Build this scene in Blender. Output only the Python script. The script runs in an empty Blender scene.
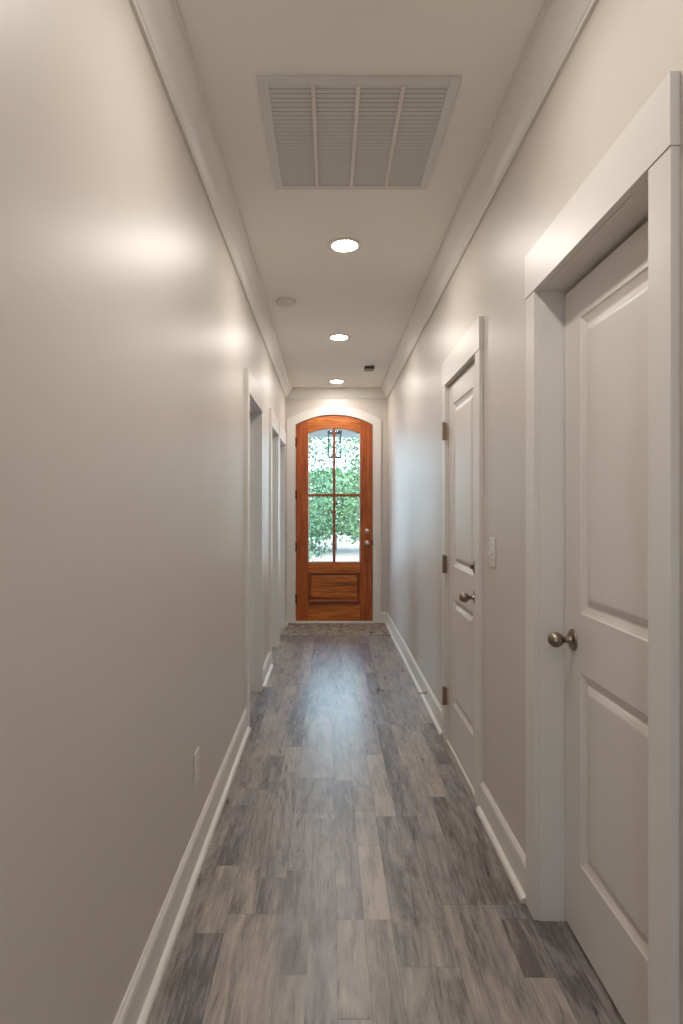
import bpy, bmesh, math, random
from mathutils import Vector
random.seed(7)
S = bpy.context.scene
C = S.collection
F = 600.0                      # focal length in pixels of the 683x1024 frame
CH = 1.36                      # eye height
H = 2.78                       # ceiling height
XL, XR = -0.515, 0.695         # hall wall faces
YB, YE = -1.2, 7.13            # hall ends
YR = -6.6                      # far wall of the unseen room added behind the camera
T = 0.12                       # wall thickness

# ---------------------------------------------------------------- camera, world, sun, exposure
cd = bpy.data.cameras.new('camera'); cam = bpy.data.objects.new('camera', cd); C.objects.link(cam)
cam.location = (0, 0, CH); cam.rotation_euler = (math.pi/2, 0, 0)
cd.sensor_fit = 'VERTICAL'; cd.sensor_height = 36.0; cd.sensor_width = 24.0
cd.lens = 36.0*F/1024
cd.shift_x = 12.5/1024; cd.shift_y = -3.5/1024
cd.clip_start = 0.02; cd.clip_end = 300
S.camera = cam
w = bpy.data.worlds.new('sky'); S.world = w; w.use_nodes = True
bg = w.node_tree.nodes['Background']
bg.inputs['Color'].default_value = (0.56, 0.76, 1.0, 1); bg.inputs['Strength'].default_value = 8.0
sd = bpy.data.lights.new('sun', 'SUN'); sd.energy = 2.0; sd.angle = 0.01; sd.color = (1, .95, .86)
sun = bpy.data.objects.new('sun', sd); C.objects.link(sun); sun.rotation_euler = (math.radians(42), 0, math.radians(-20))
S.view_settings.view_transform = 'Standard'; S.view_settings.look = 'None'
S.view_settings.gamma = 1; S.view_settings.use_curve_mapping = False
S.view_settings.exposure = 0.70
LAMP = 125.0                    # emission of each ceiling light's diffuser

# ---------------------------------------------------------------- materials
def srgb(r, g, b):
    f = lambda c: c/12.92 if c <= .04045 else ((c+.055)/1.055)**2.4
    return (f(r/255), f(g/255), f(b/255), 1)
class NT:
    def __init__(s, name):
        s.m = bpy.data.materials.new(name); s.m.use_nodes = True
        s.t = s.m.node_tree; s.b = s.t.nodes['Principled BSDF']
    def n(s, ty, **kw):
        o = s.t.nodes.new(ty)
        for k, v in kw.items():
            if k in o.inputs.keys(): o.inputs[k].default_value = v
            else: setattr(o, k, v)
        return o
    def l(s, a, b): s.t.links.new(a, b)
def paint(name, col, rough=.5, bump=.0, scale=300, spec=.5, var=.03):
    t = NT(name); t.b.inputs['Roughness'].default_value = rough
    t.b.inputs['Specular IOR Level'].default_value = spec
    tc = t.n('ShaderNodeTexCoord')
    n1 = t.n('ShaderNodeTexNoise', Scale=2.5, Detail=3.0)
    t.l(tc.outputs['Object'], n1.inputs['Vector'])
    mx = t.n('ShaderNodeMix', data_type='RGBA')
    mx.inputs['A'].default_value = tuple(c*(1-var) for c in col[:3])+(1,)
    mx.inputs['B'].default_value = tuple(min(1, c*(1+var)) for c in col[:3])+(1,)
    t.l(n1.outputs['Fac'], mx.inputs['Factor']); t.l(mx.outputs['Result'], t.b.inputs['Base Color'])
    if bump:
        n2 = t.n('ShaderNodeTexNoise', Scale=float(scale), Detail=2.0)
        t.l(tc.outputs['Object'], n2.inputs['Vector'])
        bp = t.n('ShaderNodeBump', Strength=bump, Distance=.002)
        t.l(n2.outputs['Fac'], bp.inputs['Height']); t.l(bp.outputs['Normal'], t.b.inputs['Normal'])
    return t.m
def metal(name, col, rough):
    t = NT(name); t.b.inputs['Metallic'].default_value = 1; t.b.inputs['Base Color'].default_value = col
    n = t.n('ShaderNodeTexNoise', Scale=60.0); mr = t.n('ShaderNodeMapRange')
    mr.inputs['To Min'].default_value = rough-.05; mr.inputs['To Max'].default_value = rough+.08
    t.l(n.outputs['Fac'], mr.inputs['Value']); t.l(mr.outputs['Result'], t.b.inputs['Roughness'])
    return t.m
def wood(name, ang, c0, c1, c2):
    """grain runs along X (ang 0) or Z (ang 1)"""
    t = NT(name); tc = t.n('ShaderNodeTexCoord'); mp = t.n('ShaderNodeMapping')
    mp.inputs['Scale'].default_value = (2.2, 14, 26) if ang == 0 else (26, 14, 2.2)
    t.l(tc.outputs['Object'], mp.inputs['Vector'])
    n = t.n('ShaderNodeTexNoise', Scale=1.0, Detail=5.0, Roughness=.6, Distortion=1.1)
    t.l(mp.outputs['Vector'], n.inputs['Vector'])
    r = t.n('ShaderNodeValToRGB'); e = r.color_ramp.elements
    e[0].position = .3; e[0].color = c0; e[1].position = .72; e[1].color = c2
    x = e.new(.5); x.color = c1
    t.l(n.outputs['Fac'], r.inputs['Fac']); t.l(r.outputs['Color'], t.b.inputs['Base Color'])
    t.b.inputs['Roughness'].default_value = .42
    return t.m
M = {}
M['wall'] = paint('greige_satin_paint', srgb(212, 202, 192), .42, .12, 160, .55)
M['ceil'] = paint('ceiling_flat_paint', srgb(243, 239, 230), .75, .1, 200)
M['trim'] = paint('trim_semigloss_paint', srgb(228, 222, 214), .40)
M['door'] = paint('door_semigloss_paint', srgb(224, 216, 208), .38)
M['plate'] = paint('switch_plate_plastic', srgb(222, 217, 208), .3)
M['grille'] = paint('grille_enamel', srgb(218, 216, 212), .45)
M['ventdark'] = paint('vent_filter_grey', srgb(88, 86, 84), .8)
M['brown'] = paint('brown_plastic', srgb(92, 76, 60), .5)
M['nickel'] = metal('satin_nickel', srgb(150, 138, 124), .3)
M['bright_nickel'] = metal('bright_nickel', srgb(205, 190, 178), .42)
M['hinge'] = metal('antique_nickel', srgb(150, 130, 105), .4)
M['dark_hinge'] = metal('oil_rubbed_bronze', srgb(50, 36, 28), .45)
M['brass'] = metal('brass_spring', srgb(170, 150, 95), .35)
M['rubber'] = paint('white_rubber', srgb(215, 210, 190), .6)
M['black'] = paint('black_iron', srgb(38, 44, 54), .4)
M['concrete'] = paint('porch_concrete', srgb(150, 150, 148), .8, .3, 60, var=.1)
M['gravel'] = paint('pale_gravel', srgb(122, 106, 92), .9, .4, 30, var=.1)
M['wood_v'] = wood('mahogany_upright_grain', 1, srgb(120, 52, 14), srgb(168, 80, 26), srgb(200, 106, 40))
M['wood_h'] = wood('mahogany_level_grain', 0, srgb(132, 62, 16), srgb(182, 98, 36), srgb(218, 136, 62))
M['wood_d'] = wood('mahogany_molding', 0, srgb(110, 52, 22), srgb(145, 72, 32), srgb(168, 90, 42))
# glowing diffuser
t = NT('led_diffuser'); t.b.inputs['Base Color'].default_value = (.9, .9, .9, 1)
t.b.inputs['Emission Color'].default_value = (1.0, .96, .90, 1); t.b.inputs['Emission Strength'].default_value = LAMP
M['led'] = t.m
# thin clear glass
t = NT('clear_glass'); t.t.nodes.remove(t.b)
tr = t.n('ShaderNodeBsdfTransparent'); tr.inputs['Color'].default_value = (.93, .97, .96, 1)
gl = t.n('ShaderNodeBsdfGlossy', Roughness=.02); fr = t.n('ShaderNodeFresnel', IOR=1.45); mx = t.n('ShaderNodeMixShader')
t.l(fr.outputs[0], mx.inputs[0]); t.l(tr.outputs[0], mx.inputs[1]); t.l(gl.outputs[0], mx.inputs[2])
t.l(mx.outputs[0], t.t.nodes['Material Output'].inputs['Surface']); M['glass'] = t.m
def leafmat(name, a, b):
    t = NT(name); g = t.n('ShaderNodeNewGeometry'); r = t.n('ShaderNodeValToRGB')
    r.color_ramp.elements[0].color = a; r.color_ramp.elements[1].color = b
    t.l(g.outputs['Random Per Island'], r.inputs['Fac']); t.l(r.outputs['Color'], t.b.inputs['Base Color'])
    t.b.inputs['Roughness'].default_value = .5
    t.b.inputs['Subsurface Weight'].default_value = 0
    return t.m
M['leaf1'] = leafmat('leaf_bright', srgb(60, 88, 52), srgb(112, 136, 84))
M['leaf2'] = leafmat('leaf_dark', srgb(50, 80, 54), srgb(98, 126, 84))
M['bark'] = paint('bark', srgb(120, 108, 96), .9, .8, 40, var=.2)
# vinyl plank floor: colour per plank comes from the mesh, the grain is procedural
t = NT('vinyl_planks'); at = t.n('ShaderNodeAttribute', attribute_name='plank'); sep = t.n('ShaderNodeSeparateColor')
t.l(at.outputs['Color'], sep.inputs['Color'])
tc = t.n('ShaderNodeTexCoord'); ad = t.n('ShaderNodeVectorMath', operation='ADD'); sc = t.n('ShaderNodeVectorMath', operation='SCALE')
sc.inputs['Scale'].default_value = 37.0
t.l(at.outputs['Color'], sc.inputs[0]); t.l(tc.outputs['Object'], ad.inputs[0]); t.l(sc.outputs[0], ad.inputs[1])
mp = t.n('ShaderNodeMapping'); mp.inputs['Scale'].default_value = (46, 4.0, 1); t.l(ad.outputs[0], mp.inputs['Vector'])
gn = t.n('ShaderNodeTexNoise', Scale=1.0, Detail=8.0, Roughness=.72, Distortion=.9); t.l(mp.outputs[0], gn.inputs['Vector'])
mp2 = t.n('ShaderNodeMapping'); mp2.inputs['Scale'].default_value = (7, 1.6, 1); t.l(ad.outputs[0], mp2.inputs['Vector'])
g2 = t.n('ShaderNodeTexNoise', Scale=1.5, Detail=4.0, Roughness=.6, Distortion=1.5); t.l(mp2.outputs[0], g2.inputs['Vector'])
r1 = t.n('ShaderNodeValToRGB'); e = r1.color_ramp.elements      # base tone of the plank by its first value
e[0].position = 0; e[0].color = srgb(92, 83, 80); e[1].position = 1; e[1].color = srgb(180, 167, 154)
for p, c in ((.2, srgb(118, 108, 104)), (.4, srgb(138, 129, 125)), (.6, srgb(153, 142, 134)), (.8, srgb(166, 152, 140))):
    x = e.new(p); x.color = c
# grain shifts the tone
ma = t.n('ShaderNodeMath', operation='MULTIPLY_ADD'); ma.inputs[1].default_value = 2.1; ma.inputs[2].default_value = -1.05
t.l(gn.outputs['Fac'], ma.inputs[0])
mb = t.n('ShaderNodeMath', operation='MULTIPLY_ADD'); mb.inputs[1].default_value = 1.9; mb.inputs[2].default_value = -.95
t.l(g2.outputs['Fac'], mb.inputs[0])
s1 = t.n('ShaderNodeMath', operation='ADD'); t.l(ma.outputs[0], s1.inputs[0]); t.l(mb.outputs[0], s1.inputs[1])
mp3 = t.n('ShaderNodeMapping'); mp3.inputs['Scale'].default_value = (170, 16, 1); t.l(ad.outputs[0], mp3.inputs['Vector'])
g3 = t.n('ShaderNodeTexNoise', Scale=1.0, Detail=4.0, Roughness=.7, Distortion=.6); t.l(mp3.outputs[0], g3.inputs['Vector'])
mc = t.n('ShaderNodeMath', operation='MULTIPLY_ADD'); mc.inputs[1].default_value = 1.0; mc.inputs[2].default_value = -.5; t.l(g3.outputs['Fac'], mc.inputs[0])
s0 = s1; s1 = t.n('ShaderNodeMath', operation='ADD'); t.l(s0.outputs[0], s1.inputs[0]); t.l(mc.outputs[0], s1.inputs[1])
s2 = t.n('ShaderNodeMath', operation='ADD'); t.l(s1.outputs[0], s2.inputs[0]); t.l(sep.outputs['Red'], s2.inputs[1]); s2.use_clamp = True
t.l(s2.outputs[0], r1.inputs['Fac'])
hs = t.n('ShaderNodeMix', data_type='RGBA', blend_type='MULTIPLY'); hs.inputs['B'].default_value = (.82, .93, 1.08, 1)
hf = t.n('ShaderNodeMath', operation='MULTIPLY'); hf.inputs[1].default_value = .55
t.l(sep.outputs['Green'], hf.inputs[0]); t.l(hf.outputs[0], hs.inputs['Factor'])
t.l(r1.outputs['Color'], hs.inputs['A'])
gap = t.n('ShaderNodeMix', data_type='RGBA'); gap.inputs['B'].default_value = srgb(52, 46, 42); t.l(hs.outputs['Result'], gap.inputs['A'])
t.l(sep.outputs['Blue'], gap.inputs['Factor']); t.l(gap.outputs['Result'], t.b.inputs['Base Color'])
t.b.inputs['Specular IOR Level'].default_value = 1.0; mr = t.n('ShaderNodeMapRange'); mr.inputs['To Min'].default_value = .22; mr.inputs['To Max'].default_value = .37
t.l(gn.outputs['Fac'], mr.inputs['Value']); t.l(mr.outputs['Result'], t.b.inputs['Roughness'])
bp = t.n('ShaderNodeBump', Strength=.25, Distance=.003); t.l(gn.outputs['Fac'], bp.inputs['Height']); t.l(bp.outputs['Normal'], t.b.inputs['Normal'])
M['floor'] = t.m
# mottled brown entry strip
t = NT('entry_brown_mottle'); tc = t.n('ShaderNodeTexCoord'); mp = t.n('ShaderNodeMapping'); mp.inputs['Scale'].default_value = (16, 8, 1)
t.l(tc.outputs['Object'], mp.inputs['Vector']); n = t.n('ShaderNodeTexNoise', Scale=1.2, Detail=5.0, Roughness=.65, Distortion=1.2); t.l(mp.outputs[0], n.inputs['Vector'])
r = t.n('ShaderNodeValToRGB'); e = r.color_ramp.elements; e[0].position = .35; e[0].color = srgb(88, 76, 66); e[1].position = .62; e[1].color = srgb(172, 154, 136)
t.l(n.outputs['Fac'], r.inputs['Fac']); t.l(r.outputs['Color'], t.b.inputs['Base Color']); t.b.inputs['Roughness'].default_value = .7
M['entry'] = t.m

# ---------------------------------------------------------------- mesh helpers
def box(bm, x0, x1, y0, y1, z0, z1):
    v = [bm.verts.new((x, y, z)) for x in (x0, x1) for y in (y0, y1) for z in (z0, z1)]
    for f in ((0,1,3,2),(4,6,7,5),(0,4,5,1),(2,3,7,6),(0,2,6,4),(1,5,7,3)): bm.faces.new([v[i] for i in f])
def prism(bm, pts, axis, a, b):
    """extrude polygon pts (two coords) along axis from a to b; axis 'y': pts=(x,z); 'x': pts=(y,z); 'z': pts=(x,y)"""
    def P(p, q):
        return {'y': (p[0], q, p[1]), 'x': (q, p[0], p[1]), 'z': (p[0], p[1], q)}[axis]
    A = [bm.verts.new(P(p, a)) for p in pts]; B = [bm.verts.new(P(p, b)) for p in pts]
    n = len(pts); bm.faces.new(A); bm.faces.new(B[::-1])
    for i in range(n): bm.faces.new((A[i], B[i], B[(i+1) % n], A[(i+1) % n]))
def lathe(bm, prof, o, ax, seg=32):
    """prof = [(distance along axis, radius)], o origin, ax unit axis"""
    ax = Vector(ax).normalized(); u = ax.orthogonal().normalized(); v = ax.cross(u); o = Vector(o)
    rings = []
    for h, r in prof:
        if r < 1e-6: rings.append([bm.verts.new(o+ax*h)])
        else: rings.append([bm.verts.new(o+ax*h+(u*math.cos(a)+v*math.sin(a))*r) for a in [2*math.pi*k/seg for k in range(seg)]])
    for p, q in zip(rings, rings[1:]):
        for k in range(seg):
            k2 = (k+1) % seg
            if len(p) == 1 and len(q) == 1: continue
            if len(p) == 1: bm.faces.new((p[0], q[k], q[k2]))
            elif len(q) == 1: bm.faces.new((p[k], p[k2], q[0]))
            else: bm.faces.new((p[k], p[k2], q[k2], q[k]))
def tube(bm, pts, r, seg=10):
    pts = [Vector(p) for p in pts]; rings = []
    for i, p in enumerate(pts):
        d = (pts[min(i+1, len(pts)-1)]-pts[max(i-1, 0)]).normalized(); u = d.orthogonal().normalized() if i == 0 else (lu-d*lu.dot(d)).normalized()
        lu = u; v = d.cross(u)
        rings.append([bm.verts.new(p+(u*math.cos(a)+v*math.sin(a))*(r[i] if isinstance(r, list) else r)) for a in [2*math.pi*k/seg for k in range(seg)]])
    for a, b in zip(rings, rings[1:]):
        for k in range(seg): bm.faces.new((a[k], a[(k+1) % seg], b[(k+1) % seg], b[k]))
    bm.faces.new(rings[0][::-1]); bm.faces.new(rings[-1])
def BM(fn=None, *a):
    bm = bmesh.new()
    if fn: fn(bm, *a)
    return bm
def obj(name, bm, mat, parent=None, smooth=False, bevel=0.0):
    bmesh.ops.recalc_face_normals(bm, faces=bm.faces)
    me = bpy.data.meshes.new(name); bm.to_mesh(me); bm.free()
    if smooth:
        for p in me.polygons: p.use_smooth = True
    me.materials.append(M[mat] if isinstance(mat, str) else mat)
    o = bpy.data.objects.new(name, me); C.objects.link(o)
    if parent is not None:
        o.parent = parent; o.location = -Vector(parent.location)
    if bevel:
        m = o.modifiers.new('bevel', 'BEVEL'); m.width = bevel; m.segments = 2; m.limit_method = 'ANGLE'
    return o
def tag(o, label=None, cat=None, group=None, kind=None):
    if label: o['label'] = label
    if cat: o['category'] = cat
    if group: o['group'] = group
    if kind: o['kind'] = kind
    return o
def empty(name, loc, label, cat, group=None, kind=None):
    o = bpy.data.objects.new(name, None); o.location = loc; o.empty_display_size = .05; C.objects.link(o)
    return tag(o, label, cat, group, kind)
def struct(name, bm, mat, label=None, cat=None, bevel=0):
    return tag(obj(name, bm, mat, bevel=bevel), label, cat, kind='structure')

# ---------------------------------------------------------------- openings (y range, top)
OPT = 2.075
LOPEN = [(3.775, 4.452), (5.262, 5.890), (6.105, 6.790)]
ROPEN = [(1.277, 1.977), (2.790, 3.500)]
def wall_with_openings(x0, x1, opens):
    bm = bmesh.new(); y = YB
    for a, b in opens:
        box(bm, x0, x1, y, a-.02, 0, H); box(bm, x0, x1, a-.02, b+.02, OPT+.02, H); y = b+.02
    box(bm, x0, x1, y, YE, 0, H)
    return bm
struct('wall_left', wall_with_openings(XL-T, XL, LOPEN), 'wall', 'long greige satin painted hallway wall on the left with three doorways', 'wall')
struct('wall_right', wall_with_openings(XR, XR+T, ROPEN), 'wall', 'greige satin painted hallway wall on the right with two white doors', 'wall')
# end wall with arched opening
DX = 0.061; DW = 0.4535; AZ = 1.5505; R0 = 0.917     # front door centre, half width, arch centre height, arch radius
def arc(r, hw, n=24):
    a = math.asin(hw/r)
    return [(DX+r*math.sin(-a+2*a*k/n), AZ+r*math.cos(-a+2*a*k/n)) for k in range(n+1)]
bm = bmesh.new(); hw = DW+.03; ar = arc(R0+.03, hw)
box(bm, -3.8, DX-hw, YE, YE+.16, -.05, H); box(bm, DX+hw, 2.0, YE, YE+.16, -.05, H)
for (xa, za), (xb, zb) in zip(ar, ar[1:]): prism(bm, [(xa, za), (xb, zb), (xb, H), (xa, H)], 'y', YE, YE+.16)
struct('wall_end', bm, 'wall', 'greige end wall around the arched wooden front door', 'wall')
b = bmesh.new(); box(b, -3.8, XL-T, YB, YB+.12, 0, H); box(b, XR+T, 3.2, YB, YB+.12, 0, H); struct('wall_added_room_front', b, 'wall')  # unseen room added behind the camera, its window gaps fill the hall with daylight
b = bmesh.new(); box(b, -3.8, -3.0, YR-.15, YR, 0, H); box(b, 2.6, 3.2, YR-.15, YR, 0, H); box(b, -3.0, 2.6, YR-.15, YR, 0, .9); box(b, -3.0, 2.6, YR-.15, YR, 2.1, H)
box(b, -1.7, 1.5, YR-.15, YR, .9, 2.1)
struct('wall_added_room_back', b, 'wall')
struct('wall_added_room_right', BM(box, 3.08, 3.2, YR, YB, 0, H), 'wall')
struct('ceiling', BM(box, -3.8, 3.2, YR-.15, YE+.16, H, H+.15), 'ceil', 'pale beige hallway ceiling', 'ceiling')
# outer walls of the rooms beside the hall (their windows let daylight in)
bm = bmesh.new(); y = YR
for a, b in ((3.4, 3.9), (5.2, 5.8), (6.2, 6.95)):
    box(bm, -3.8, -3.68, y, a, 0, H); box(bm, -3.8, -3.68, a, b, 0, .8); box(bm, -3.8, -3.68, a, b, 2.1, H); y = b
box(bm, -3.8, -3.68, y, YE, 0, H)
struct('wall_outer_or_added', bm, 'wall')
for i, yy in enumerate((2.6, 4.86, 5.95)): struct('wall_partition', BM(box, -3.68, XL-T, yy, yy+.1, 0, H), 'wall')
struct('wall_outer_or_added', BM(box, 1.9, 2.0, YB, YE, 0, H), 'wall')  # unseen wall added to keep sky light from leaking under the right doors
struct('wall_partition', BM(box, XR+T, 1.9, 2.35, 2.45, 0, H), 'wall')

# ---------------------------------------------------------------- plank floor
bm = bmesh.new(); lay = bm.loops.layers.float_color.new('plank')
def quad(x0, x1, y0, y1, z, col):
    f = bm.faces.new([bm.verts.new(p) for p in ((x0, y0, z), (x1, y0, z), (x1, y1, z), (x0, y1, z))])
    for l in f.loops: l[lay] = (*col, 1)
SW = 0.0905; X0 = -0.4275
special = [  # x0,x1,y0,y1,tone,blue  boards that can be made out in the photo
 (-.4275,-.337,1.92,2.285,.70,.15), (-.4275,-.337,1.0,1.92,.14,.75), (-.2465,-.156,2.012,2.21,.10,.45),
 (-.337,-.156,1.05,2.012,.62,.02), (-.337,-.2465,2.012,2.9,.50,.1), (-.2465,-.156,2.21,3.1,.42,.3),
 (.1155,.206,1.984,2.42,.80,.15), (.1155,.206,2.94,3.30,.75,.8), (.206,.2965,2.65,3.31,.85,.5),
 (.1155,.206,1.2,1.984,.30,.1), (.025,.1155,1.60,1.984,.55,.0), (.025,.1155,1.984,3.0,.28,.6),
 (.568,.6585,1.74,1.985,.16,.2), (.568,.6585,1.2,1.74,.72,.1), (.4775,.6585,2.06,2.83,.22,.3),
 (-.0655,.025,1.3,2.63,.28,.9), (-.156,-.0655,1.75,2.25,.30,.7), (-.156,-.0655,1.0,1.75,.58,.1),
 (.206,.387,1.1,1.78,.38,.35), (.206,.387,1.78,2.65,.34,.3), (.387,.568,1.2,2.06,.52,.1),
 (-.518,-.4275,1.3,2.4,.45,.1), (-.4275,-.337,2.285,2.75,.22,.6),
]
def cover(x0, x1, y0, y1):
    """split a strip so that it leaves the special boards free"""
    segs = [(y0, y1)]
    for a, b, c, d, _, _ in special:
        if a < (x0+x1)/2 < b:
            ns = []
            for s, e_ in segs:
                if d <= s or c >= e_: ns.append((s, e_)); continue
                if c > s: ns.append((s, c))
                if d < e_: ns.append((d, e_))
            segs = ns
    return segs
g = .0006
quad(-3.8, 3.2, YR, YE, -.0015, (0, 0, 1))
for a, b, c, d, tt, bl in special: quad(a+g, b-g, c+g, d-g, 0, (tt, bl, 0))
k0 = int((-3.8-X0)/SW); xs = [X0+SW*k for k in range(k0, int((3.2-X0)/SW)+1)]
i = 0
while i < len(xs)-1:
    wide = 2 if (i % 2 == 0 and random.random() < .38) else 1
    y = YR-random.random()*1.1
    near = -.7 < xs[i] < .85
    while y < YE:
        L = random.choice((.35, .6, .75, .9, 1.2)) if near else 1.2
        a, b = max(y, YR), min(y+L, YE)
        tt = min(1, max(0, random.gauss(.46, .17))); bl = random.random()
        if b > a:
            if wide == 2:
                sA = cover(xs[i], xs[i+1], a, b); sB = cover(xs[i+1], xs[min(i+2, len(xs)-1)], a, b)
                if sA == sB:
                    for s, e_ in sA: quad(xs[i]+g, xs[min(i+2, len(xs)-1)]-g, s+g, e_-g, 0, (tt, bl, 0))
                else:
                    for s, e_ in sA: quad(xs[i]+g, xs[i+1]-g, s+g, e_-g, 0, (tt, bl, 0))
                    for s, e_ in sB: quad(xs[i+1]+g, xs[min(i+2, len(xs)-1)]-g, s+g, e_-g, 0, (min(1, tt+.1), bl, 0))
            else:
                for s, e_ in cover(xs[i], xs[i+1], a, b): quad(xs[i]+g, xs[i+1]-g, s+g, e_-g, 0, (tt, bl, 0))
        y += L
    i += wide
fl = struct('floor', bm, 'floor', 'weathered grey-brown wood plank floor running down the hall', 'floor')
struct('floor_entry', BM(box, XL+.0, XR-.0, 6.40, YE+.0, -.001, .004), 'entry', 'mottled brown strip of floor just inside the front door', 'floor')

# ---------------------------------------------------------------- crown, baseboards
def prof_extrude(bm, prof, wallx, sgn, y0, y1):
    prism(bm, [(wallx+sgn*u, z) for u, z in prof], 'y', y0, y1)
crown = [(0, H-.112), (.011, H-.112), (.013, H-.104), (.017, H-.101)]
for k in range(9):
    s = k/8; crown.append((.019+.056*s, H-.098+.074*s+.003*math.sin(s*2*math.pi)))
crown += [(.079, H-.02), (.088, H-.016), (.090, H-.010), (.090, H), (0, H)]
def crown_bm(x, sg, y0, y1):
    b = bmesh.new(); prof_extrude(b, crown, x, sg, y0, y1); return b
struct('trim_1', crown_bm(XL, 1, YB, YE), 'trim', 'white crown molding along the top of the left wall', 'crown molding')
struct('trim_2', crown_bm(XR, -1, YB, YE), 'trim', 'white crown molding along the top of the right wall', 'crown molding')
b = bmesh.new(); prism(b, [(YE-u, z) for u, z in crown], 'x', XL+.01, XR-.01)
struct('trim_3', b, 'trim', 'white crown molding above the front door', 'crown molding')
base = [(0, 0), (.015, 0), (.015, .112), (.012, .122), (.007, .127), (.005, .132), (0, .132)]
shoe = [(.015, 0), (.034, 0), (.034, .006)]+[(.015+.019*math.cos(a), .006+.015*math.sin(a)) for a in (.35, .7, 1.05, 1.35)]+[(.015, .021)]
def baseboard(name, x, sg, y0, y1, label):
    b = bmesh.new(); prof_extrude(b, base, x, sg, y0, y1)
    o = struct(name, b, 'trim', label, 'baseboard')
    b = bmesh.new(); prof_extrude(b, shoe, x, sg, y0, y1); obj('shoe_molding', b, 'trim', o)
CW = .088
ls = [(YB, LOPEN[0][0]-CW, 'white baseboard along the nearest stretch of left wall'), (LOPEN[0][1]+CW, LOPEN[1][0]-CW, 'short white baseboard between first and second doorways on the left'),
      (LOPEN[2][1]+CW, YE, 'stub of white baseboard at the far left corner by the front door')]
for a, b_, lab in ls: baseboard('baseboard_left', XL, 1, a, b_, lab)
rs = [(YB, ROPEN[0][0]-CW, 'white baseboard at the near edge of the right wall'), (ROPEN[0][1]+CW, ROPEN[1][0]-CW, 'white baseboard between the two white doors on the right'),
      (ROPEN[1][1]+CW, YE, 'long white baseboard from the hinged white door to the front door')]
for a, b_, lab in rs: baseboard('baseboard_right', XR, -1, a, b_, lab)

# ---------------------------------------------------------------- door casings and jambs
def casing(n, x, sg, y0, y1, label):
    """x wall face, sg = direction into the hall"""
    root = empty('trim_%d' % n, (x, (y0+y1)/2, 0), label, 'door casing', kind='structure')
    t_ = .018*sg
    def cas(a, b_, za, zb, th):
        m = bmesh.new(); box(m, min(x, x+th), max(x, x+th), a, b_, za, zb); return m
    obj('side_casing', cas(y0-CW, y0-.004, 0, OPT+.004, t_), 'trim', root, bevel=.0008)
    obj('side_casing', cas(y1+.004, y1+CW, 0, OPT+.004, t_), 'trim', root, bevel=.0008)
    obj('head_casing', cas(y0-CW-.003, y1+CW+.003, OPT+.004, OPT+.150, t_*1.15), 'trim', root, bevel=.0008)
    m = bmesh.new(); xa, xb = sorted((x, x-sg*T))
    box(m, xa, xb, y0-.019, y0, 0, OPT); box(m, xa, xb, y1, y1+.019, 0, OPT); box(m, xa, xb, y0-.019, y1+.019, OPT, OPT+.019)
    obj('jamb', m, 'trim', root)
    return root
def stops(root, x, sg, y0, y1, depth):
    """thin door stop strips on the jamb; depth from the wall face"""
    m = bmesh.new(); xa, xb = sorted((x-sg*depth, x-sg*(depth+.032)))
    box(m, xa, xb, y0, y0+.011, 0, OPT-.011); box(m, xa, xb, y1-.011, y1, 0, OPT-.011); box(m, xa, xb, y0, y1, OPT-.011, OPT)
    obj('door_stop_strip', m, 'trim', root, bevel=.001)
for n, (op, lab) in enumerate(zip(LOPEN, ('white casing of the nearest open doorway on the left wall', 'white casing of the middle open doorway on the left wall',
                                       'white casing of the left doorway closest to the front door'))):
    r_ = casing(4+n, XL, 1, *op, lab); stops(r_, XL, 1, *op, .045)
c1 = casing(7, XR, -1, *ROPEN[0], 'wide white casing around the nearest door on the right')
c2 = casing(8, XR, -1, *ROPEN[1], 'white casing around the hinged door farther down the right wall')
stops(c2, XR, -1, *ROPEN[1], .045)
m = bmesh.new(); box(m, XR-.012, XR+.003, ROPEN[1][0]+.002, ROPEN[1][1]-.002, 0, .016)
obj('threshold_strip', m, 'trim', c2, bevel=.003)

# ---------------------------------------------------------------- moulded two panel doors
def slab(xf, y0, y1, z0, z1, th=.035, st=.118):
    """door leaf in the plane x=xf facing -x, two moulded panels"""
    bm = bmesh.new()
    def q(pts): bm.faces.new([bm.verts.new(p) for p in pts])
    ya, yb = y0+st, y1-st
    pans = [(.256, .854), (1.035, 1.950)]
    def face(a, b, c, d, x=xf): q([(x, a, c), (x, b, c), (x, b, d), (x, a, d)])
    face(y0, ya, z0, z1); face(yb, y1, z0, z1)
    zz = z0
    for a, b in pans: face(ya, yb, zz, a); zz = b
    face(ya, yb, zz, z1)
    rings = [(0, 0), (.004, .0035), (.012, .007), (.024, .0115), (.030, .0115), (.038, .007), (.050, .0025), (.056, .0015)]
    for a, b in pans:
        prev = None
        for inset, dep in rings:
            R = [(xf+dep, ya+inset, a+inset), (xf+dep, yb-inset, a+inset), (xf+dep, yb-inset, b-inset), (xf+dep, ya+inset, b-inset)]
            if prev:
                for k in range(4): q([prev[k], prev[(k+1) % 4], R[(k+1) % 4], R[k]])
            prev = R
        q(prev)
    xb = xf+th
    q([(xb, y0, z0), (xb, y0, z1), (xb, y1, z1), (xb, y1, z0)])
    q([(xf, y0, z0), (xf, y0, z1), (xb, y0, z1), (xb, y0, z0)]); q([(xf, y1, z0), (xb, y1, z0), (xb, y1, z1), (xf, y1, z1)])
    q([(xf, y0, z1), (xf, y1, z1), (xb, y1, z1), (xb, y0, z1)]); q([(xf, y0, z0), (xb, y0, z0), (xb, y1, z0), (xf, y1, z0)])
    bmesh.ops.remove_doubles(bm, verts=bm.verts, dist=1e-5)
    return bm
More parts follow.
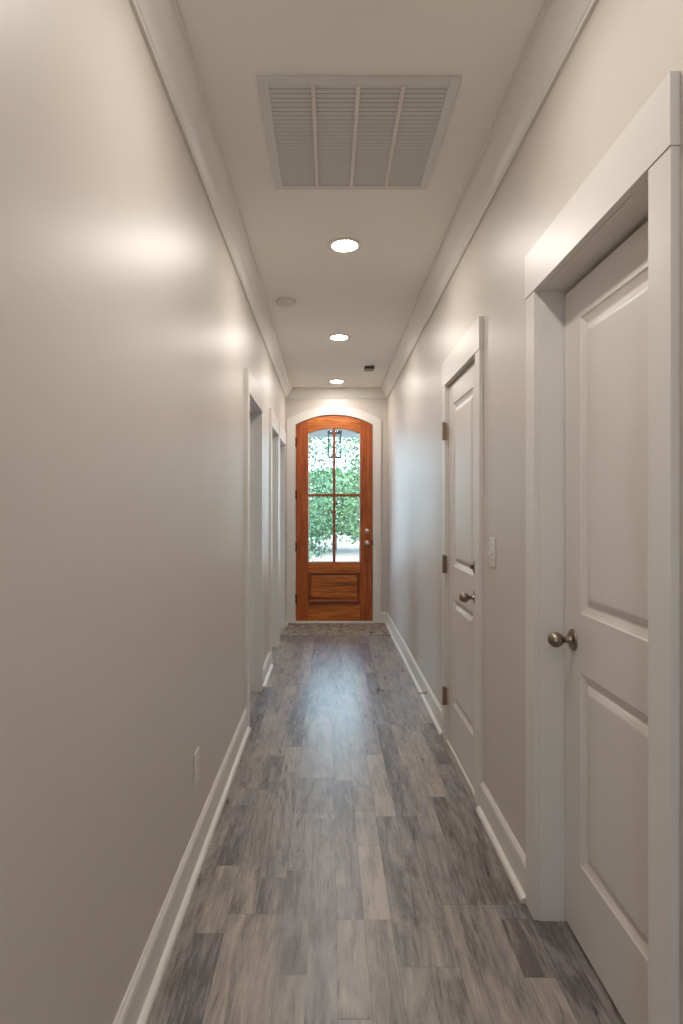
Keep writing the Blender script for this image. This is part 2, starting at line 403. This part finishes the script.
def knob_set(root, o, ax, r=.0245, c=.056, rose=.034, mat='nickel'):
    b = bmesh.new()
    prof = [(.004, .016), (.010, .0125), (.022, .0092), (.031, .0092)]
    for k in range(1, 15):
        a = math.pi*k/14*.86+.14*math.pi; prof.append((c-r*math.cos(a), r*math.sin(a) if k < 14 else 0))
    lathe(b, prof, o, ax)
    kb = obj('door_knob', b, mat, root, smooth=True)
    b = bmesh.new(); lathe(b, [(0, rose), (.003, rose), (.007, rose*.93), (.009, rose*.7), (.010, .012), (.010, 0)], o, ax)
    ro = obj('rosette', b, mat, kb, smooth=True); ro.location = (0, 0, 0)
    return kb
d1 = empty('door_2', (XR+.08, 1.63, 0), 'closed white two-panel door nearest the camera on the right, recessed in its casing', 'door', kind='structure')
obj('door_leaf', slab(.776, ROPEN[0][0]+.003, ROPEN[0][1]-.006,   .012, 2.061), 'door', d1)
knob_set(d1, (.776, 1.905, .943), (-1, 0, 0))
d2 = empty('door_3', (XR, 3.14, 0), 'closed white two-panel door with visible hinges, second along the right wall', 'door', kind='structure')
obj('door_leaf', slab(XR+.004, ROPEN[1][0]+.003, ROPEN[1][1]-.004, .018, 2.066), 'door', d2)
knob_set(d2, (XR+.004, 2.852, .937), (-1, 0, 0))
b = bmesh.new(); lathe(b, [(0, .032), (.006, .032), (.012, .027), (.013, 0)], (XR+.004, 2.852, 1.083), (-1, 0, 0)); db = obj('deadbolt', b, 'nickel', d2, smooth=True)
b = bmesh.new(); box(b, XR-.024, XR-.008, 2.849, 2.855, 1.073, 1.093); tt_ = obj('thumb_turn', b, 'nickel', db, bevel=.002); tt_.location = (0, 0, 0)
for hz in (1.81, 1.035, .267):
    b = bmesh.new(); yh = ROPEN[1][1]-.001
    lathe(b, [(-.051, 0), (-.051, .0075), (-.018, .0075), (-.0175, .0066), (-.017, .0075), (.017, .0075), (.0175, .0066), (.018, .0075), (.051, .0075), (.051, 0)], (XR-.0265, yh, hz), (0, 0, 1), 16)
    lathe(b, [(.051, 0), (.051, .004), (.056, .005), (.059, 0)], (XR-.0265, yh, hz), (0, 0, 1), 12)
    box(b, XR-.0235, XR-.008, yh-.008, yh+.001, hz-.05, hz+.05)
    obj('hinge', b, 'hinge', d2)

# ---------------------------------------------------------------- arched front door
fd = empty('door_1', (DX, YE, 0), 'arched brown mahogany front door with four glass panes at the end of the hall', 'door', kind='structure')
DT = .045; y0, y1 = YE-.004, YE-.004+DT
zb = .0255; xl, xr = DX-DW, DX+DW; gxl, gxr = DX-.309, DX+.309; RG = .767
def fpart(name, pts, mat, ya=y0, yb=y1, bev=.003, sm=False):
    b = bmesh.new(); prism(b, pts, 'y', ya, yb); return obj(name, b, mat, fd, bevel=bev)
def arcseg(r, xa, xb, n=20):
    return [(xa+(xb-xa)*k/n, AZ+math.sqrt(r*r-(xa+(xb-xa)*k/n-DX)**2)) for k in range(n+1)]
fpart('stile', [(xl, zb), (gxl, zb)]+arcseg(R0, gxl, xl, 6), 'wood_v')
fpart('stile', [(gxr, zb), (xr, zb)]+arcseg(R0, xr, gxr, 6), 'wood_v')
# arched head rail in quads
b = bmesh.new(); A = arcseg(RG, gxl+.0005, gxr-.0005, 24); B_ = arcseg(R0, gxl+.0005, gxr-.0005, 24)
va = [[b.verts.new((x, yy, z)) for x, z in L] for L in (A, B_) for yy in (y0, y1)]
for k in range(24):
    b.faces.new((va[0][k], va[0][k+1], va[2][k+1], va[2][k])); b.faces.new((va[1][k], va[3][k], va[3][k+1], va[1][k+1]))
    b.faces.new((va[0][k], va[1][k], va[1][k+1], va[0][k+1])); b.faces.new((va[2][k], va[2][k+1], va[3][k+1], va[3][k]))
obj('head_rail', b, 'wood_h', fd)
e_ = .0005
fpart('lock_rail', [(gxl+e_, .600), (gxr-e_, .600), (gxr-e_, .722), (gxl+e_, .722)], 'wood_h')
fpart('bottom_rail', [(gxl+e_, zb), (gxr-e_, zb), (gxr-e_, .205), (gxl+e_, .205)], 'wood_h')
fpart('bottom_rail_molding', [(gxl+e_, .206), (gxr-e_, .206), (gxr-e_, .248), (gxl+e_, .248)], 'wood_d', y0-.004, y1)
# raised panel with its moulding
b = bmesh.new()
def ringed(b, x0, x1, z0, z1, rings, cap=True):
    prev = None
    for ins, dep in rings:
        R = [b.verts.new((x0+ins, y0+dep, z0+ins)), b.verts.new((x1-ins, y0+dep, z0+ins)), b.verts.new((x1-ins, y0+dep, z1-ins)), b.verts.new((x0+ins, y0+dep, z1-ins))]
        if prev:
            for k in range(4): b.faces.new((prev[k], prev[(k+1) % 4], R[(k+1) % 4], R[k]))
        prev = R
    if cap: b.faces.new(prev)
ringed(b, gxl+.001, gxr-.001, .249, .599, [(0, .02), (0, -.008), (.008, -.010), (.016, -.004), (.024, .010), (.030, .014)], False)
obj('panel_molding', b, 'wood_d', fd)
b = bmesh.new(); ringed(b, gxl+.031, gxr-.031, .279, .569, [(0, .014), (.004, .013), (.020, .003), (.026, .0025), (.028, .0)])
obj('raised_panel', b, 'wood_h', fd)
# muntins, sticking and panes
fpart('muntin', [(DX-.0165, .723), (DX+.0165, .723), (DX+.0165, AZ+RG+.002), (DX-.0165, AZ+RG+.002)], 'wood_d', y0+.002, y1-.002, .006)
fpart('muntin', [(gxl+e_, 1.502), (gxr-e_, 1.502), (gxr-e_, 1.534), (gxl+e_, 1.534)], 'wood_d', y0+.0035, y1-.0035, .006)
b = bmesh.new()
sx = .010
inner = [(gxl+sx, .723+sx), (gxr-sx, .723+sx)]+arcseg(RG-sx, gxr-sx, gxl+sx, 20)
outer = [(gxl, .723), (gxr, .723)]+arcseg(RG, gxr, gxl, 20)
vi = [[b.verts.new((x, yy, z)) for x, z in L] for L, yy in ((outer, y0+.004), (inner, y0+.016), (inner, y1-.016), (outer, y1-.004))]
for p, q_ in zip(vi, vi[1:]):
    for k in range(len(p)): b.faces.new((p[k], p[(k+1) % len(p)], q_[(k+1) % len(p)], q_[k]))
obj('glazing_bead', b, 'trim', fd)
for xa, xb in ((gxl+.002, DX-.0165), (DX+.0165, gxr-.002)):
    ym = (y0+y1)/2
    fpart('glass_pane', [(xa, .728), (xb, .728), (xb, 1.502), (xa, 1.502)], 'glass', ym-.0005, ym+.0005, 0)
    fpart('glass_pane', [(xa, 1.534), (xb, 1.534)]+arcseg(RG-.002, xb, xa, 12), 'glass', ym-.0005, ym+.0005, 0)
b = bmesh.new(); kx = (367-329)*7.13/600
knob_set(fd, (kx, y0, .95), (0, -1, 0), .026, .058, .034, 'bright_nickel')
lathe(b, [(0, .033), (.004, .033), (.012, .028), (.018, .02), (.019, 0)], (kx, y0, 1.089), (0, -1, 0)); db = obj('deadbolt', b, 'bright_nickel', fd, smooth=True)
b = bmesh.new(); box(b, kx-.004, kx+.004, y0-.034, y0-.018, 1.089-.014, 1.089+.014); o = obj('thumb_turn', b, 'nickel', db, bevel=.002); o.location = (0, 0, 0)
b = bmesh.new(); box(b, xr-.006, xr+.012, y0-.006, y0+.02, .925, .985); obj('strike_plate', b, 'dark_hinge', fd, bevel=.001)
for py in (442.7, 495, 547, 598.6):
    z = CH+(508.5-py)*7.13/600; b = bmesh.new()
    lathe(b, [(-.052, 0), (-.052, .0085), (-.018, .0085), (-.0175, .0075), (.0175, .0075), (.018, .0085), (.052, .0085), (.052, 0)], (xl-.004, y0-.008, z), (0, 0, 1), 16)
    lathe(b, [(.052, 0), (.052, .004), (.058, .005), (.061, 0)], (xl-.004, y0-.008, z), (0, 0, 1), 12)
    box(b, xl-.006, xl+.010, y0-.004, y0+.002, z-.05, z+.05)
    obj('hinge', b, 'dark_hinge', fd)
# casing of the front door (arched band)
t9 = empty('trim_9', (DX, YE, 0), 'white arched casing around the wooden front door', 'door casing', kind='structure')
def band(r0, hw0, r1, hw1l, hw1r, ya, yb, mat, name):
    """arched band between an inner and an outer arch"""
    b = bmesh.new(); n = 28
    inn = [(DX-hw0, 0)]+[(DX-hw0+2*hw0*k/n, AZ+math.sqrt(r0*r0-(-hw0+2*hw0*k/n)**2)) for k in range(n+1)]+[(DX+hw0, 0)]
    W = hw1l+hw1r
    out = [(DX-hw1l, 0)]+[(DX-hw1l+W*k/n, AZ+math.sqrt(r1*r1-(-hw1l+W*k/n)**2)) for k in range(n+1)]+[(DX+hw1r, 0)]
    V = [[b.verts.new((x, yy, z)) for x, z in L] for L in (inn, out) for yy in (ya, yb)]
    N = len(inn)
    for k in range(N-1):
        b.faces.new((V[0][k], V[0][k+1], V[2][k+1], V[2][k])); b.faces.new((V[1][k], V[3][k], V[3][k+1], V[1][k+1]))
        b.faces.new((V[0][k], V[1][k], V[1][k+1], V[0][k+1])); b.faces.new((V[2][k], V[2][k+1], V[3][k+1], V[3][k]))
    for k in (0, N-1): b.faces.new((V[0][k], V[1][k], V[3][k], V[2][k]))
    return obj(name, b, mat, t9, bevel=.002 if name == 'arched_casing' else 0)
band(R0+.006, DW+.006, R0+.108, .566, .557, YE-.02, YE, 'trim', 'arched_casing')
band(R0+.004, DW+.004, R0+.030, DW+.030, DW+.030, YE+.002, YE+.158, 'trim', 'jamb')
band(R0-.010, DW-.010, R0+.006, DW+.006, DW+.006, YE+.043, YE+.075, 'trim', 'door_stop_strip')
b = bmesh.new(); box(b, DX-DW-.006, DX+DW+.006, YE-.045, YE+.16, .0, .024); obj('threshold', b, 'trim', t9, bevel=.004)
for xa, xb in ((XL, DX-.566), (DX+.557, XR)):
    if xb-xa > .02:
        b = bmesh.new(); prism(b, [(YE-u, z) for u, z in base], 'x', xa, xb); struct('baseboard_end', b, 'trim', 'short white baseboard on the end wall right of the front door', 'baseboard')

# ---------------------------------------------------------------- ceiling fittings
def downlight(y, lab, vis=True):
    x = .085
    r_ = empty('recessed_ceiling_light', (x, y, H), lab, 'ceiling light', 'round recessed lights along the hall ceiling')
    b = bmesh.new(); lathe(b, [(0, .094), (-.003, .094), (-.007, .089), (-.008, .072), (-.005, .066), (0, .066)], (x, y, H), (0, 0, 1), 48)
    obj('trim_ring', b, 'trim', r_, smooth=True)
    b = bmesh.new(); lathe(b, [(-.001, .066), (-.0045, .0655), (-.006, .055), (-.0065, 0)], (x, y, H), (0, 0, 1), 48)
    obj('diffuser', b, 'led', r_, smooth=True)
downlight(3.233, 'lit round ceiling light just beyond the air return grille, the largest in view')
downlight(4.968, 'lit round ceiling light in the middle of the row of three')
downlight(6.690, 'lit round ceiling light closest to the front door, the smallest in view')
downlight(1.500, 'lit round ceiling light on the near side of the air return grille')
downlight(-.235, 'lit round ceiling light behind the camera')
# return air grille
vx, vy0, vy1, vw = .098, 1.965, 2.655, .335
v = empty('return_air_vent', (vx, (vy0+vy1)/2, H), 'large square white return air grille with fine louvers in the near ceiling', 'air vent')
b = bmesh.new(); fw = .034; zt, z0_ = H, H-.010
for bx in ((vx-vw, vx-vw+fw, vy0, vy1), (vx+vw-fw, vx+vw, vy0, vy1), (vx-vw+fw, vx+vw-fw, vy0, vy0+fw), (vx-vw+fw, vx+vw-fw, vy1-fw, vy1)): box(b, *bx, z0_, zt)
obj('grille_frame', b, 'grille', v, bevel=.002)
b = bmesh.new(); box(b, vx-vw+fw, vx+vw-fw, vy0+fw, vy1-fw, H-.002, H-.0005); obj('filter', b, 'ventdark', v)
b = bmesh.new(); n = 27
for k in range(n):
    yy = vy0+fw+(vy1-vy0-2*fw)*(k+.5)/n
    prism(b, [(yy-.0066, H-.0034), (yy-.0060, H-.0028), (yy+.0066, H-.0084), (yy+.0060, H-.0090)], 'x', vx-vw+fw, vx+vw-fw)
obj('louvers', b, 'grille', v)
for k in (1, 2, 3):
    xx = vx-vw+fw+(2*vw-2*fw)*k/4; b = bmesh.new(); box(b, xx-.007, xx+.007, vy0+fw, vy1-fw, H-.012, H-.008); obj('divider', b, 'trim', v)
# smoke detector
sx_, sy_ = -.293, 4.10
s_ = empty('smoke_detector', (sx_, sy_, H), 'small round white smoke detector on the ceiling near the left wall', 'smoke detector')
b = bmesh.new(); lathe(b, [(0, .068), (-.010, .068), (-.012, .064), (-.012, 0)], (sx_, sy_, H), (0, 0, 1), 40); obj('base', b, 'plate', s_)
b = bmesh.new(); lathe(b, [(-.012, .060), (-.028, .057), (-.036, .048), (-.040, .030), (-.041, 0)], (sx_, sy_, H), (0, 0, 1), 40); obj('cover', b, 'plate', s_, smooth=True)
b = bmesh.new(); lathe(b, [(-.040, .013), (-.044, .012), (-.044, 0)], (sx_+.012, sy_-.012, H), (0, 0, 1), 20); obj('test_button', b, 'grille', s_)
# small brown box on ceiling
q_ = empty('ceiling_sensor', (.402, 6.03, H), 'small dark brown rectangular sensor box on the ceiling near the right wall', 'sensor')
b = bmesh.new(); box(b, .357, .450, 5.97, 6.085, H-.028, H); obj('housing', b, 'brown', q_, bevel=.003)
b = bmesh.new(); box(b, .363, .444, 5.976, 6.079, H-.031, H-.028); obj('lens_cover', b, paint('taupe_plastic', srgb(150, 138, 122), .5), q_, bevel=.001)

# ---------------------------------------------------------------- switch, outlets, door stop
def plate_bm(x, sg, y, z, w_, h_):
    b = bmesh.new(); t1 = .0055*sg
    xa, xb = sorted((x, x+t1)); box(b, xa, xb, y-w_/2, y+w_/2, z-h_/2, z+h_/2); return b
def screw(b, x, sg, y, z): lathe(b, [(0, .0035), (.0012, .003), (.0012, 0)], (x+sg*.0055, y, z), (sg, 0, 0), 12)
sw = empty('light_switch', (XR, 2.535, 1.175), 'white toggle light switch on the right wall between the two white doors', 'light switch')
obj('wall_plate', plate_bm(XR, -1, 2.535, 1.175, .080, .126), 'plate', sw, bevel=.003)
b = bmesh.new(); box(b, XR-.0075, XR-.0055, 2.529, 2.541, 1.163, 1.187); tg = obj('toggle_slot', b, 'plate', sw)
b = bmesh.new(); prism(b, [(XR-.007, 1.178), (XR-.007, 1.167), (XR-.021, 1.159), (XR-.022, 1.166)], 'y', 2.531, 2.539); obj('toggle', b, 'plate', sw, bevel=.001)
b = bmesh.new(); screw(b, XR, -1, 2.535, 1.206); obj('screw', b, 'nickel', sw)
b = bmesh.new(); screw(b, XR, -1, 2.535, 1.144); obj('screw', b, 'nickel', sw)
def outlet(x, sg, y, z, lab):
    o_ = empty('power_outlet', (x, y, z), lab, 'outlet', 'white duplex outlets low on the walls')
    obj('wall_plate', plate_bm(x, sg, y, z, .080, .126), 'plate', o_, bevel=.003)
    for dz in (.021, -.021):
        b = bmesh.new(); ax = (sg, 0, 0)
        lathe(b, [(.0050, .0165), (.0075, .0165), (.008, .015), (.008, 0)], (x, y, z+dz), ax, 24); rc = obj('receptacle', b, 'plate', o_)
        b = bmesh.new()
        for dy in (-.006, .006):
            xa, xb = sorted((x+sg*.0079, x+sg*.0083)); box(b, xa, xb, y+dy-.001, y+dy+.001, z+dz-.001, z+dz+.007)
        so = obj('slots', b, 'black', rc); so.location = (0, 0, 0)
    b = bmesh.new(); screw(b, x, sg, y, z); obj('screw', b, 'nickel', o_)
outlet(XL, 1, 2.32, .36, 'white outlet low on the left wall, nearest to the camera')
outlet(XR, -1, 4.46, .352, 'white outlet low on the right wall just beyond the hinged white door')
outlet(XR, -1, 6.38, .332, 'white outlet low on the right wall nearest the front door')
ds = empty('door_stop', (XR-.015, 4.18, .075), 'thin brass spring door stop sticking out of the right baseboard', 'door stop')
b = bmesh.new(); lathe(b, [(0, .010), (.004, .010), (.006, .006), (.006, 0)], (XR-.015, 4.18, .075), (-1, 0, 0), 20); obj('mount', b, 'brass', ds)
b = bmesh.new(); pts = [(XR-.021-.054*k/160, 4.18+.0045*math.cos(k*.62), .075+.0045*math.sin(k*.62)) for k in range(161)]; tube(b, pts, .0012, 6); obj('spring', b, 'brass', ds)
b = bmesh.new(); lathe(b, [(0, .0065), (.010, .0065), (.012, .004), (.012, 0)], (XR-.073, 4.18, .075), (-1, 0, 0), 16); obj('rubber_tip', b, 'rubber', ds)

# ---------------------------------------------------------------- porch and garden
struct('floor_porch', BM(box, -3.8, 3.8, YE+.16, 9.3, -.16, -.01), 'concrete', 'grey concrete porch floor outside the front door', 'porch floor')
struct('ceiling_porch', BM(box, -3.8, 3.8, YE+.16, 9.3, 2.86, 2.95), 'ceil', 'pale porch ceiling outside the front door', 'porch ceiling')
struct('trim_10', BM(box, -3.8, 3.8, 9.1, 9.3, 2.46, 2.86), 'concrete', 'white beam at the outer edge of the porch', 'beam')
for xx in (-3.7, 3.5): struct('trim_11', BM(box, xx, xx+.2, 9.1, 9.3, -.01, 2.46), 'trim')
bm = bmesh.new(); N = 30
vs = [[bm.verts.new((-45+90*i/N, 9.0+70*j/N, -.30+.04*math.sin(i*1.3)*math.cos(j*.9))) for j in range(N+1)] for i in range(N+1)]
for i in range(N):
    for j in range(N): bm.faces.new((vs[i][j], vs[i+1][j], vs[i+1][j+1], vs[i][j+1]))
struct('ground', bm, 'gravel', 'pale sunlit ground beyond the porch', 'ground')
lx, ly = .077, 8.2
ln = empty('porch_lantern', (lx, ly, 2.05), 'dark framed rectangular glass lantern hanging under the porch ceiling', 'lantern')
b = bmesh.new(); s = .085; z0_, z1_ = 2.05, 2.40
for a in (-1, 1):
    for c in (-1, 1): box(b, lx+a*s-.007, lx+a*s+.007, ly+c*s-.007, ly+c*s+.007, z0_, z1_)
for zz in (z0_, z1_-.014):
    for a in (-1, 1):
        box(b, lx-s, lx+s, ly+a*s-.006, ly+a*s+.006, zz, zz+.014); box(b, lx+a*s-.006, lx+a*s+.006, ly-s, ly+s, zz, zz+.014)
obj('frame', b, 'black', ln)
b = bmesh.new(); box(b, lx-s-.01, lx+s+.01, ly-s-.01, ly+s+.01, z1_, z1_+.012); tube(b, [(lx, ly, z1_), (lx, ly, 2.86)], .006); lathe(b, [(0, .05), (-.02, .045), (-.02, 0)], (lx, ly, 2.86), (0, 0, 1), 24)
obj('cap_and_stem', b, 'black', ln)
for a in (-1, 1):
    b = bmesh.new(); box(b, lx-s+.007, lx+s-.007, ly+a*s-.001, ly+a*s+.001, z0_+.014, z1_-.014); obj('glass_panel', b, 'glass', ln)
    b = bmesh.new(); box(b, lx+a*s-.001, lx+a*s+.001, ly-s+.007, ly+s-.007, z0_+.014, z1_-.014); obj('glass_panel', b, 'glass', ln)
b = bmesh.new()
for a in range(3):
    cx, cy = lx+.025*math.cos(a*2.1), ly+.025*math.sin(a*2.1); tube(b, [(cx, cy, z0_+.02), (cx, cy, z0_+.17)], .010)
box(b, lx-.04, lx+.04, ly-.04, ly+.04, z0_+.008, z0_+.02)
obj('candle_cluster', b, 'rubber', ln)
def tree(x, y, h, cr, zlow, n, mat, lab, seed, ls=.09, thin=0.0):
    R = random.Random(seed)
    tr = empty('tree', (x, y, -.3), lab, 'tree', 'trees beyond the porch')
    b = bmesh.new(); tube(b, [(x, y, -.35), (x+.03, y, .4), (x-.04, y+.03, 1.1), (x+.05, y, h*.6), (x, y, h*.9)], [.11, .085, .07, .05, .015], 10)
    tips = []
    for k in range(16):
        z = zlow+.1+(h*.85-zlow)*k/16; a = R.random()*6.28; L = cr*(.5+.5*R.random())*(1-.5*k/16)
        p = [(x, y, z*.8), (x+.5*L*math.cos(a), y+.5*L*math.sin(a), z+.12*L), (x+L*math.cos(a), y+L*math.sin(a), z+.3*L)]
        tube(b, p, [.03, .02, .006], 6); tips.append(p)
    obj('trunk', b, 'bark', tr, smooth=True)
    b = bmesh.new(); cl = []
    for k in range(int(n/40)):
        u = R.random(); z = zlow+(h-zlow)*u; rr = cr*math.sin(math.pi*min(1, .12+.85*u))**.6*math.sqrt(R.random()); a = R.random()*6.28
        cl.append((x+rr*math.cos(a), y+rr*math.sin(a), z))
    for c in cl:
        for _ in range(40):
            p = Vector((R.gauss(c[0], .17), R.gauss(c[1], .17), R.gauss(c[2], .13)))
            d = Vector((R.gauss(0, 1), R.gauss(0, 1), R.gauss(-.2, .6))).normalized(); s = d.orthogonal().normalized()
            s = (s*math.cos(R.random()*3)+d.cross(s)*math.sin(R.random()*3)).normalized()
            L = ls*(.6+.7*R.random()); W = L*.32
            V = [b.verts.new(p+q) for q in (-d*L*.5, s*W+d*L*.05, d*L*.5, -s*W+d*L*.05)]
            V[1].co.z += .01; b.faces.new(V)
    me_o = obj('foliage', b, mat, tr); return tr
tree(-.95, 14.0, 4.6, 1.25, .25, 11000, 'leaf2', 'leafy green tree seen through the left glass panes', 1, .085)
tree(1.45, 17.2, 5.2, 1.5, .30, 12800, 'leaf1', 'leafy green tree seen through the right glass panes', 2, .10)
tree(.2, 23.5, 2.7, 2.6, .45, 14000, 'leaf1', 'broad pale green tree standing behind the two nearer trees', 3, .17)
tree(-6.2, 19.0, 6.5, 2.6, .8, 4500, 'leaf2', 'tree out in the garden to the left of the door view', 4, .14)
tree(6.8, 19.0, 6.5, 2.6, .8, 4500, 'leaf1', 'tree out in the garden to the right of the door view', 5, .14)
